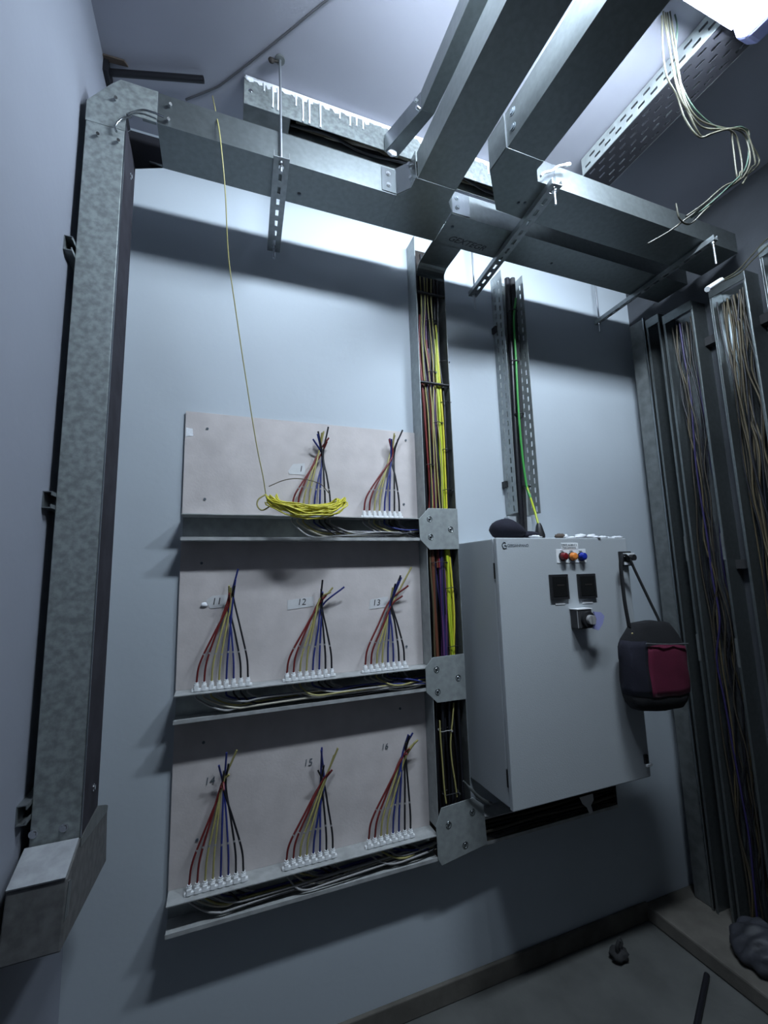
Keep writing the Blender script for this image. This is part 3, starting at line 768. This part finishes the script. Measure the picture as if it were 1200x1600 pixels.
MB().tube(sm(P[5:], 6), 0.0050, 7).build('yellow_end', 'yg', t)
b = MB(); e = P[-1]; b.tube([(e.x, e.y, e.z + 0.012), (e.x, e.y, e.z), (e.x, e.y - 0.002, 1.745), (e.x, e.y - 0.002, 1.7265)], [0.008, 0.013, 0.022, 0.021], 12); b.build('plug', 'black', t)
for i, (px, py) in enumerate(((802, 486), (804, 565), (812, 647), (823, 760))):
    a = at(px, py, -0.075)
    pts = [a + Vector((0.022*math.cos(q), 0.02*math.sin(q) + 0.005, 0)) for q in [2*math.pi*j/16 for j in range(17)]]
    tag(MB().tube(pts, 0.0028, 5, caps=False).build('cable_tie', 'black'), ['black tie round the perforated tray cables, topmost of four', 'black tie round the perforated tray cables, second from the top', 'black tie round the perforated tray cables, third from the top', 'black tie round the perforated tray cables, lowest of four near the cabinet'][i], 'cable tie', 'cable ties in the perforated tray')
t = thing('entry_duct', (1.31, -0.03, 1.737), 'grey duct piece behind the cap where the cables enter the cabinet', 'duct')
b = MB(); b.box(1.248, 1.378, -0.034, -0.0005, 1.737, 1.848); b.build('duct_body', 'cab', t, bevel=0.002)

# ------------------------------------------------------------------ cabinet
CX0, CX1, CZ0, CZ1, CY = 0.992, 1.664, 0.757, 1.7255, -0.29
t = thing('electrical_cabinet', (1.33, -0.15, CZ0), 'large light grey electrical cabinet with three indicator lamps on the wall', 'cabinet')
MB().box(CX0 + 0.003, CX1 - 0.003, CY + 0.028, -0.0005, CZ0 + 0.003, CZ1 - 0.001).build('body', 'cab', t, bevel=0.004)
MB().box(CX0 + 0.012, CX1 - 0.012, CY + 0.022, CY + 0.0275, CZ0 + 0.012, CZ1 - 0.012).build('door_seal', 'black', t)
door = MB().box(CX0, CX1, CY, CY + 0.021, CZ0, CZ1).build('door', 'cab', t, bevel=0.004)
for z in (1.60, 0.86):
    MB().box(CX0 - 0.0012, CX0 + 0.006, CY + 0.0212, CY + 0.0275, z - 0.03, z + 0.03).build('hinge_gap', 'black', t)
def onface(px, py, d=0.0):
    return at(px, py, CY - d)
def face_plate(name, x0, y0, x1, y1, m, depth, parent, bev=0.001):
    a = onface(x0, y0); c = onface(x1, y1)
    return MB().box(a.x, c.x, CY - depth, CY - 0.0003, c.z, a.z).build(name, m, parent, bevel=bev)
XA, ZA = (1, 0, 0), (0, 0, 1)
# maker's mark
lg = onface(788, 852, 0.0006)
b = MB()
b.tube([lg + Vector((0.010*math.cos(a), 0, 0.012*math.sin(a))) for a in [math.radians(50 + 250*k/14) for k in range(15)]], 0.0022, 5)
b.tube([lg + Vector((0.0, 0, 0.0)), lg + Vector((0.010, 0, -0.002)), lg + Vector((0.008, 0, -0.012))], 0.0022, 5)
b.build('emblem', 'greyink', door)
text('maker_name', 'GERSANPANO', 0.016, onface(792.5, 852.6, 0.0008), XA, ZA, 'greyink', door, align='LEFT', space=0.95)
lp = face_plate('label_plate', 876, 848.5, 903, 858, 'white', 0.003, door)
c = onface(889.5, 851.8, 0.0036); text('label_text', 'DB02.A-B0.C1', 0.0135, c, XA, ZA, 'greyink', lp)
c = onface(889.5, 855.6, 0.0036); text('label_text', 'Pano aydinlatma', 0.0105, c, XA, ZA, 'greyink', lp)
ip = MB().box(1.273, 1.427, CY - 0.002, CY - 0.0003, 1.624, 1.680).build('indicator_plate', 'white', door, bevel=0.001)
for px, m, nm in ((878, 'redlamp', 'LR'), (892.5, 'orangelamp', 'LS'), (907, 'bluelamp', 'LT')):
    p = onface(px, 869.5)
    b = MB(); b.cyl((p.x, CY - 0.0022, p.z), (p.x, CY - 0.008, p.z), 0.0185, 20); lens0 = b.build('lamp_ring', 'black', door)
    b = MB(); b.cyl((p.x, CY - 0.0082, p.z), (p.x, CY - 0.022, p.z), 0.0165, 20, 0.0145); b.ball((p.x, CY - 0.022, p.z), 0.0145, 0.004, 0.0145, 16, 8); o = b.build('indicator_lens', m, door)
    o['label'] = {'redlamp': 'dark red lens', 'orangelamp': 'orange lens', 'bluelamp': 'blue lens'}[m]
    MB().box(p.x - 0.009, p.x + 0.007, CY - 0.0026, CY - 0.0021, p.z + 0.0205, p.z + 0.0235).build('caption_bar', 'greyink', door)
for x0, y0, x1, y1 in ((856.5, 898, 888, 936), (900, 897, 931, 934)):
    a = onface(x0, y0); c = onface(x1, y1)
    mt = MB().box(a.x, c.x, CY - 0.010, CY - 0.0003, c.z, a.z).build('meter', 'black', door, bevel=0.002)
    MB().box(a.x + 0.010, c.x - 0.010, CY - 0.0112, CY - 0.0101, c.z + 0.012, a.z - 0.010).build('meter_window', 'glassdark', mt)
    MB().box(a.x + 0.03, c.x - 0.025, CY - 0.0118, CY - 0.0113, (a.z + c.z)/2 + 0.004, (a.z + c.z)/2 + 0.010).build('dial_mark', 'rust_shade', mt)
for x0, x1, y in ((867, 883, 941), (909, 926, 939)):
    face_plate('meter_label', x0, y, x1, y + 3.5, 'paper', 0.002, door)
# rotary switch
a = onface(889, 953); c = onface(912, 981)
sw = MB().box(1.318, 1.392, CY - 0.040, CY - 0.0003, 1.366, 1.440).build('rotary_switch', 'rubble', door, bevel=0.004)
MB().box(1.316, 1.394, CY - 0.042, CY - 0.001, 1.4402, 1.4435).build('switch_rim', 'white', sw)
MB().box(1.317, 1.319, CY - 0.041, CY - 0.0385, 1.37, 1.436).build('switch_edge', 'grey', sw)
b = MB(); b.cyl((1.362, CY - 0.0402, 1.402), (1.362, CY - 0.055, 1.402), 0.030, 24); b.build('dial', 'black', sw)
b = MB(); b.cyl((1.362, CY - 0.0552, 1.402), (1.362, CY - 0.070, 1.402), 0.018, 20); b.box(1.355, 1.369, CY - 0.078, CY - 0.068, 1.386, 1.418); b.build('knob', 'grey', sw)
b = MB(); b.prism([(1.376, CY - 0.060, 1.432), (1.412, CY - 0.060, 1.428), (1.428, CY - 0.060, 1.412), (1.416, CY - 0.060, 1.384), (1.392, CY - 0.060, 1.360), (1.366, CY - 0.060, 1.368), (1.386, CY - 0.060, 1.40)], (0, -0.006, 0)); b.build('clear_guard', 'lampcap', sw)
# swing handle and lower lock
hd = MB().box(1.606, 1.672, CY - 0.012, CY - 0.0003, 1.606, 1.668).build('handle_plate', 'black', door, bevel=0.003)
b = MB(); b.box(1.622, 1.668, CY - 0.030, CY - 0.0122, 1.645, 1.660); b.box(1.624, 1.664, CY - 0.016, CY - 0.0122, 1.610, 1.622); b.build('handle_bar', 'white', hd)
b = MB(); b.cyl((1.642, CY - 0.0125, 1.640), (1.642, CY - 0.05, 1.640), 0.013, 14); b.build('lock_knob', 'black', hd)
lk = MB().box(1.632, 1.650, CY - 0.008, CY - 0.0003, 0.812, 0.845).build('lower_lock', 'black', door)
MB().box(1.630, 1.660, CY - 0.016, CY - 0.0085, 0.804, 0.812).build('lock_tab', 'white', lk)

# things on and around the cabinet
t = thing('cap', (1.13, -0.2, CZ1), 'dark purple cap lying on the left top of the cabinet', 'cap')
b = MB(); b.ball((1.125, -0.185, CZ1 + 0.044), 0.078, 0.07, 0.046, 20, 10, 0.02, 4)
for v_ in b.v:
    v_.z = max(v_.z, CZ1 + 0.001)
    if v_.x > 1.12: v_.z = CZ1 + (v_.z - CZ1) * (1 - 0.5 * (v_.x - 1.12) / 0.09)
b.build('crown', 'navyfab', t)
b = MB(); b.ball((1.215, -0.20, CZ1 + 0.018), 0.05, 0.045, 0.018, 16, 8, 0.04, 6)
for v_ in b.v: v_.z = max(v_.z, CZ1 + 0.001)
b.build('brim', 'navyfab', t)
b = MB(); b.ball((1.195, -0.27, CZ1 + 0.006), 0.03, 0.012, 0.006, 12, 6, 0.25, 8)
tag(b.build('paper_scrap', 'plaster'), 'small white paper scrap in front of the cap on the cabinet', 'scrap')
b = MB()
g = random.Random(5)
for i in range(26):
    x = 1.36 + i * 0.0115 + g.uniform(-.006, .006)
    hgt = g.uniform(0.003, 0.009) * (1.3 if i < 12 else 0.7)
    b.ball((x, -0.255 + g.uniform(-.02, .02), CZ1 + hgt*0.8), g.uniform(.012, .026), g.uniform(.01, .025), hgt, 9, 6, 0.35, i)
for v_ in b.v: v_.z = max(v_.z, CZ1 + 0.0008)
tag(b.build('plaster_crumbs', 'plaster'), 'white plaster crumbs scattered along the right top of the cabinet', 'plaster crumbs', kind='stuff')
b = MB(); b.ball((1.338, -0.25, CZ1 + 0.011), 0.026, 0.015, 0.011, 12, 7, 0.15, 31)
for v_ in b.v: v_.z = max(v_.z, CZ1 + 0.0008)
tag(b.build('brown_scrap', 'brownrag'), 'small brown scrap beside the plaster crumbs on the cabinet', 'scrap')

# bag
t = thing('shoulder_bag', (1.66, -0.36, 1.05), 'black and magenta shoulder bag hanging from the cabinet handle', 'bag')
def bag_shell(z0, z1, n, grow=0.0, front_only=None, x_cut=None):
    vs = []; fs = []; nu = 40
    for i in range(n + 1):
        z = z0 + (z1 - z0) * i / n
        f = (z - 1.052) / (1.372 - 1.052)
        hw = 0.150 + 0.010 * math.sin(math.pi * f) - 0.050 * (max(0, f - 0.60) / 0.40) ** 2.5 - 0.020 * (max(0, 0.12 - f) / 0.12) ** 2
        hd_ = 0.050 - 0.030 * (max(0, f - 0.6) / 0.4) ** 2 - 0.018 * (max(0, 0.12 - f) / 0.12) ** 2
        cx = 1.655 + 0.006 * (f - 0.5)
        for k in range(nu):
            a = 2 * math.pi * k / nu
            ca, sa = math.cos(a), math.sin(a)
            e = 0.55
            xx = cx + (hw + grow) * math.copysign(abs(ca) ** e, ca)
            yy = -0.362 + (hd_ + grow) * math.copysign(abs(sa) ** e, sa) + 0.003 * math.sin(9*xx*6 + z*40)
            sag = -0.012 * math.cos((xx - cx) / 0.15 * 1.4) * (1 - f)
            slope = -0.02 * (xx - cx) / 0.15
            vs.append((xx, yy, z + sag + slope * (0.4 + 0.3*f) + 0.010*f*math.sin((xx-cx)*18+1)))
    for i in range(n):
        for k in range(nu):
            k2 = (k + 1) % nu
            c = (vs[i*nu+k][0] + vs[i*nu+k2][0]) / 2; yy = (vs[i*nu+k][1] + vs[i*nu+k2][1]) / 2
            if front_only and yy > front_only: continue
            if x_cut and not (x_cut[0] < c < x_cut[1]): continue
            fs.append((i*nu+k, i*nu+k2, (i+1)*nu+k2, (i+1)*nu+k))
    if not front_only:
        fs.append(tuple(range(nu - 1, -1, -1))); fs.append(tuple(n*nu + k for k in range(nu)))
    return vs, fs
b = MB(); vs, fs = bag_shell(1.052, 1.372, 16); b.add(vs, fs, True); body = b.build('bag_body', 'blackfab', t)
b = MB(); vs, fs = bag_shell(1.106, 1.290, 8, 0.003, -0.345, (1.578, 1.87)); b.add(vs, fs, True); o = b.build('front_panel', 'pink', t); o['label'] = 'magenta fabric front panel'
md = o.modifiers.new('thick', 'SOLIDIFY'); md.thickness = 0.003
b = MB(); vs, fs = bag_shell(1.106, 1.31, 8, 0.002, -0.34, (1.40, 1.578)); b.add(vs, fs, True); o = b.build('side_panel', 'navyfab', t); o['label'] = 'dark navy fabric side panel'
md = o.modifiers.new('thick', 'SOLIDIFY'); md.thickness = 0.003
b = MB(); b.tube(sm([(1.56, -0.418, 1.305), (1.62, -0.419, 1.298), (1.70, -0.419, 1.291), (1.80, -0.412, 1.285)]), 0.0025, 6); b.build('zip', 'rod', t)
b = MB(); b.ball(at(988, 990, -0.415), 0.004, 0.003, 0.004, 8, 6); b.build('zip_pull', 'tape', t)
b = MB(); b.band(sm([at(x, y, Y) for x, y, Y in ((983, 872, -.345), (974, 866, -.338), (970, 880, -.335), (972, 905, -.34), (976, 940, -.35), (981, 968, -.36), (983, 980, -.362))]), (0.3, 1, 0.1), 0.022, 0.003); b.build('strap', 'blackfab', t)
b = MB(); b.band(sm([at(x, y, Y) for x, y, Y in ((977, 867, -.345), (984, 874, -.345), (993, 893, -.34), (1006, 920, -.345), (1018, 945, -.352), (1029, 968, -.36), (1031, 978, -.362))]), (1, 0.35, 0.3), 0.020, 0.003); b.build('strap', 'blackfab', t)

# cables in the low channel under the cabinet
for i in range(6):
    g = random.Random(40 + i)
    pts = [(0.95 + 0.1465 * k, -0.075 + 0.010*(i % 3) + g.uniform(-.004, .004), 0.556 + 0.011*i + g.uniform(-.006, .006) * (1 if k else 0)) for k in range(6)]
    tag(MB().tube(sm(pts, 5), 0.0055, 6).build('cable', ['tan2', 'wblack', 'tan', 'tan2', 'wblack', 'tan2'][i]), {'tan2': 'dark brown cable in the open channel below the cabinet', 'wblack': 'black cable in the open channel below the cabinet', 'tan': 'tan cable in the open channel below the cabinet'}[['tan2', 'wblack', 'tan', 'tan2', 'wblack', 'tan2'][i]], 'cable', 'cables in the channel below the cabinet')
b = MB(); b.tube(sm([at(x, y, -0.11) for x, y in ((724, 1220), (738, 1235), (752, 1248), (768, 1256))]), [0.003 if i < 4 else 0.006 for i in range(19)], 7)
tag(b.build('grey_conduit_end', 'galv_dull'), 'short grey conduit end poking out below the cabinet corner', 'conduit')

# ------------------------------------------------------------------ right wall: vertical trays with cables
FX = 2.11; BX = 2.2095
t = thing('corner_duct', (2.16, -0.19, 0.067), 'narrow closed steel trunk standing in the dark right corner', 'cable duct')
MB().box(FX + 0.012, BX, -0.150, -0.0665, 0.067, 2.93).build('duct_body', 'galv_dull', t, bevel=0.003)
MB().box(FX, FX + 0.0115, -0.160, -0.151, 0.067, 2.93).build('front_lip', 'galv_shiny', t, bevel=0.003)
def wall_tray(y0, y1, ztop, label, back='strut'):
    t = thing('wall_tray', (BX, (y0+y1)/2, 0.067), label, 'cable tray', 'vertical trays on the right wall')
    MB().box(BX - 0.003, BX, y0, y1, 0.067, ztop).build('back_plate', back, t)
    for y in (y0, y1 - 0.003):
        b = MB(); b.box(FX, BX - 0.0035, y, y + 0.003, 0.067, ztop)
        yy = y - 0.008 if y == y1 - 0.003 else y + 0.003
        b.box(FX, FX + 0.002, min(yy, yy + 0.008), max(yy, yy + 0.008), 0.067, ztop)
        b.build('side_wall', 'galv', t, bevel=0.001)
    b = MB(); b.box(FX - 0.004, FX, y0 + 0.002, y1 - 0.002, ztop - 0.045, ztop); b.build('header_plate', 'galv', t)
    for z in (1.68, 1.22):
        b = MB(); b.box(FX - 0.003, FX - 0.0002, y0 + 0.001, y0 + 0.012, z - 0.06, z + 0.06); b.build('splice', 'galv_dull', t)
    return t
wall_tray(-0.246, -0.170, 2.90, 'narrow open vertical tray next to the corner trunk on the right wall')
wall_tray(-0.412, -0.262, 2.87, 'open vertical tray with tangled cables, nearest the corner trunk')
wall_tray(-0.640, -0.490, 2.87, 'open vertical tray with brightly glinting cables, at the right edge', 'galv_shiny')
wall_tray(-0.86, -0.70, 2.92, 'open vertical tray cut off by the right edge of the picture')
for z in (2.66, 1.60):
    b = MB(); b.box(BX - 0.045, BX - 0.0036, -0.489, -0.413, z - 0.02, z + 0.02)
    tag(b.build('cross_strut', 'rubble'), 'dark cross strut between the two cable-filled wall trays, ' + ('upper one' if z > 2 else 'lower one'), 'strut')
b = MB(); b.box(BX - 0.045, BX - 0.0036, -0.699, -0.641, 2.62, 2.66)
tag(b.build('cross_strut', 'rubble'), 'dark cross strut at the right edge beside the glinting tray', 'strut')
def wall_cables(y0, y1, n, mats, label_fmt, group, seed):
    g = random.Random(seed)
    for i in range(n):
        y = y0 + (y1 - y0) * (i + 0.5) / n
        mname = mats[i % len(mats)]
        pts = []; N = 15
        dx = g.uniform(0.0, 0.055)
        for k in range(N + 1):
            f = k / N
            yy = y + g.uniform(-0.018, 0.018) + 0.012 * math.sin(f * 6 + i)
            yy = max(y0 + 0.006, min(y1 - 0.006, yy))
            pts.append((BX - 0.014 - dx - 0.010 * abs(math.sin(f * 9 + i * 1.7)), yy, 0.085 + 2.72 * f))
        tag(MB().tube(sm(pts, 4), g.uniform(0.0028, 0.0048), 5).build('cable', mname), label_fmt % {'tan': 'tan', 'tan2': 'dark brown', 'wblack': 'black', 'grey': 'grey', 'cream': 'cream', 'violet': 'violet', 'yellowdim': 'pale yellow'}[mname], 'cable', group)
wall_cables(-0.405, -0.27, 20, ['tan2', 'wblack', 'tan2', 'wblack', 'violet', 'tan2', 'tan', 'wblack'], '%s cable hanging in the open tray nearest the corner trunk', 'cables in the tray nearest the corner', 21)
wall_cables(-0.632, -0.498, 24, ['tan', 'tan2', 'wblack', 'tan', 'wblack', 'tan2', 'tan2', 'tan'], '%s cable hanging in the glinting tray at the right edge', 'cables in the glinting right tray', 22)
wall_cables(-0.85, -0.71, 8, ['tan2', 'tan', 'wblack'], '%s cable in the tray cut off by the right edge', 'cables in the cut-off right tray', 23)

# ------------------------------------------------------------------ loose wires at the upper right
wires = [
    ([(1043, 20, -.962), (1056, 95, -.962), (1070, 160, -.955), (1092, 195, -.95), (1118, 203, -.945), (1150, 200, -.95), (1168, 203, -.94), (1172, 222, -.94), (1186, 255, -.93), (1150, 285, -.93), (1110, 315, -.92), (1075, 340, -.91), (1045, 362, -.90), (1012, 381, -.90)], 'loose', 'longest cream wire of the loose bundle below the lamp, ending lowest'),
    ([(1036, 18, -.962), (1045, 70, -.962), (1058, 130, -.955), (1082, 190, -.95), (1098, 214, -.945), (1120, 206, -.95), (1148, 202, -.95), (1165, 215, -.94), (1172, 250, -.94), (1160, 278, -.93), (1130, 300, -.92), (1100, 330, -.92), (1078, 350, -.91), (1062, 342, -.91), (1056, 318, -.91)], 'loose', 'pale yellow wire of the loose bundle with a bright clipped end'),
    ([(1050, 8, -.962), (1058, 40, -.962), (1056, 80, -.962), (1060, 120, -.955), (1085, 170, -.95), (1125, 201, -.945), (1160, 199, -.95), (1170, 220, -.94), (1165, 262, -.93), (1138, 292, -.93), (1105, 322, -.92), (1080, 340, -.91)], 'loosegreen', 'pale green wire in the loose bundle below the lamp'),
    ([(1034, 25, -.962), (1036, 80, -.962), (1042, 120, -.955), (1058, 150, -.95), (1070, 185, -.945), (1092, 214, -.95), (1112, 209, -.95), (1140, 203, -.95), (1145, 225, -.94), (1152, 277, -.93), (1157, 268, -.93)], 'loose', 'grey wire hanging down at the left of the loose bundle'),
    ([(1040, 20, -.962), (1050, 100, -.962), (1062, 150, -.955), (1078, 178, -.95), (1100, 200, -.945), (1142, 204, -.95), (1155, 230, -.94), (1158, 275, -.93), (1130, 292, -.93), (1100, 318, -.92), (1072, 338, -.92)], 'loose', 'second grey wire running through the middle of the loose bundle'),
    ([(1046, 15, -.962), (1054, 60, -.962), (1066, 140, -.955), (1090, 185, -.95), (1130, 200, -.945), (1165, 206, -.95), (1180, 252, -.94), (1174, 262, -.93), (1160, 288, -.93)], 'loose', 'short cream wire of the loose bundle with a hooked end'),
]
for pts, m, lab in wires:
    tag(MB().tube(sm([at(x, y, Y) for x, y, Y in pts], 6), 0.0026, 6).build('loose_wire', m), lab, 'wire', 'loose wire bundle below the lamp')
t = thing('connector_cable', at(1110, 450, -0.75), 'pair of wires with a white connector entering from the right edge', 'cable')
MB().tube(sm([at(x, y, -0.75) for x, y in ((1225, 355), (1200, 372), (1172, 402), (1150, 425), (1128, 438))]), 0.0032, 6).build('wire', 'loose', t)
MB().tube(sm([at(x, y, -0.752) for x, y in ((1225, 366), (1200, 384), (1175, 407), (1155, 427), (1128, 440))]), 0.0032, 6).build('wire', 'loose', t)
b = MB(); A = at(1105, 452, -0.75); B = at(1127, 438, -0.75); b.cyl(A, B, 0.010, 8); b.build('connector', 'white', t)

# ------------------------------------------------------------------ floor things
b = MB(); b.ball((1.585, -0.115, 0.022), 0.035, 0.03, 0.022, 12, 8, 0.3, 2)
b.tube(sm([(1.575, -0.12, 0.03), (1.57, -0.125, 0.06), (1.58, -0.13, 0.085)]), 0.008, 6); b.tube(sm([(1.595, -0.11, 0.03), (1.605, -0.115, 0.055), (1.60, -0.11, 0.075)]), 0.007, 6)
for v_ in b.v: v_.z = max(v_.z, 0.0006)
tag(b.build('dark_scrap', 'rubble'), 'small dark scrap lying alone on the floor', 'scrap')
tag(MB().tube([(1.83, -0.305, 0.011), (1.72, -0.36, 0.011), (1.60, -0.42, 0.011), (1.40, -0.53, 0.011)], 0.010, 8).build('floor_cable', 'wblack'), 'black cable lying straight on the floor by the right kerb', 'cable')
t = thing('tarp_bundle', (2.09, -0.42, 0.067), 'crumpled dark grey tarp bundle in the bottom right corner', 'tarp')
b = MB(); b.ball((2.055, -0.41, 0.10), 0.13, 0.12, 0.075, 48, 28)
for v_ in b.v:
    f_ = 1 + 0.10 * math.sin(v_.x * 70 + 30 * v_.y) * math.sin(v_.z * 80 + v_.y * 40) + 0.05 * math.sin(v_.y * 130 + v_.x * 50)
    v_.x = 2.055 + (v_.x - 2.055) * f_; v_.y = -0.41 + (v_.y + 0.41) * f_; v_.z = 0.10 + (v_.z - 0.10) * f_
for v_ in b.v: v_.z = max(v_.z, 0.0672); v_.x = min(v_.x, 2.10)
b.build('folds', 'tarp', t)
b = MB(); p = at(1180, 1499, -0.41); b.ball(p, 0.004, 0.004, 0.014, 8, 6); b.build('shiny_buckle', 'bolt', t)
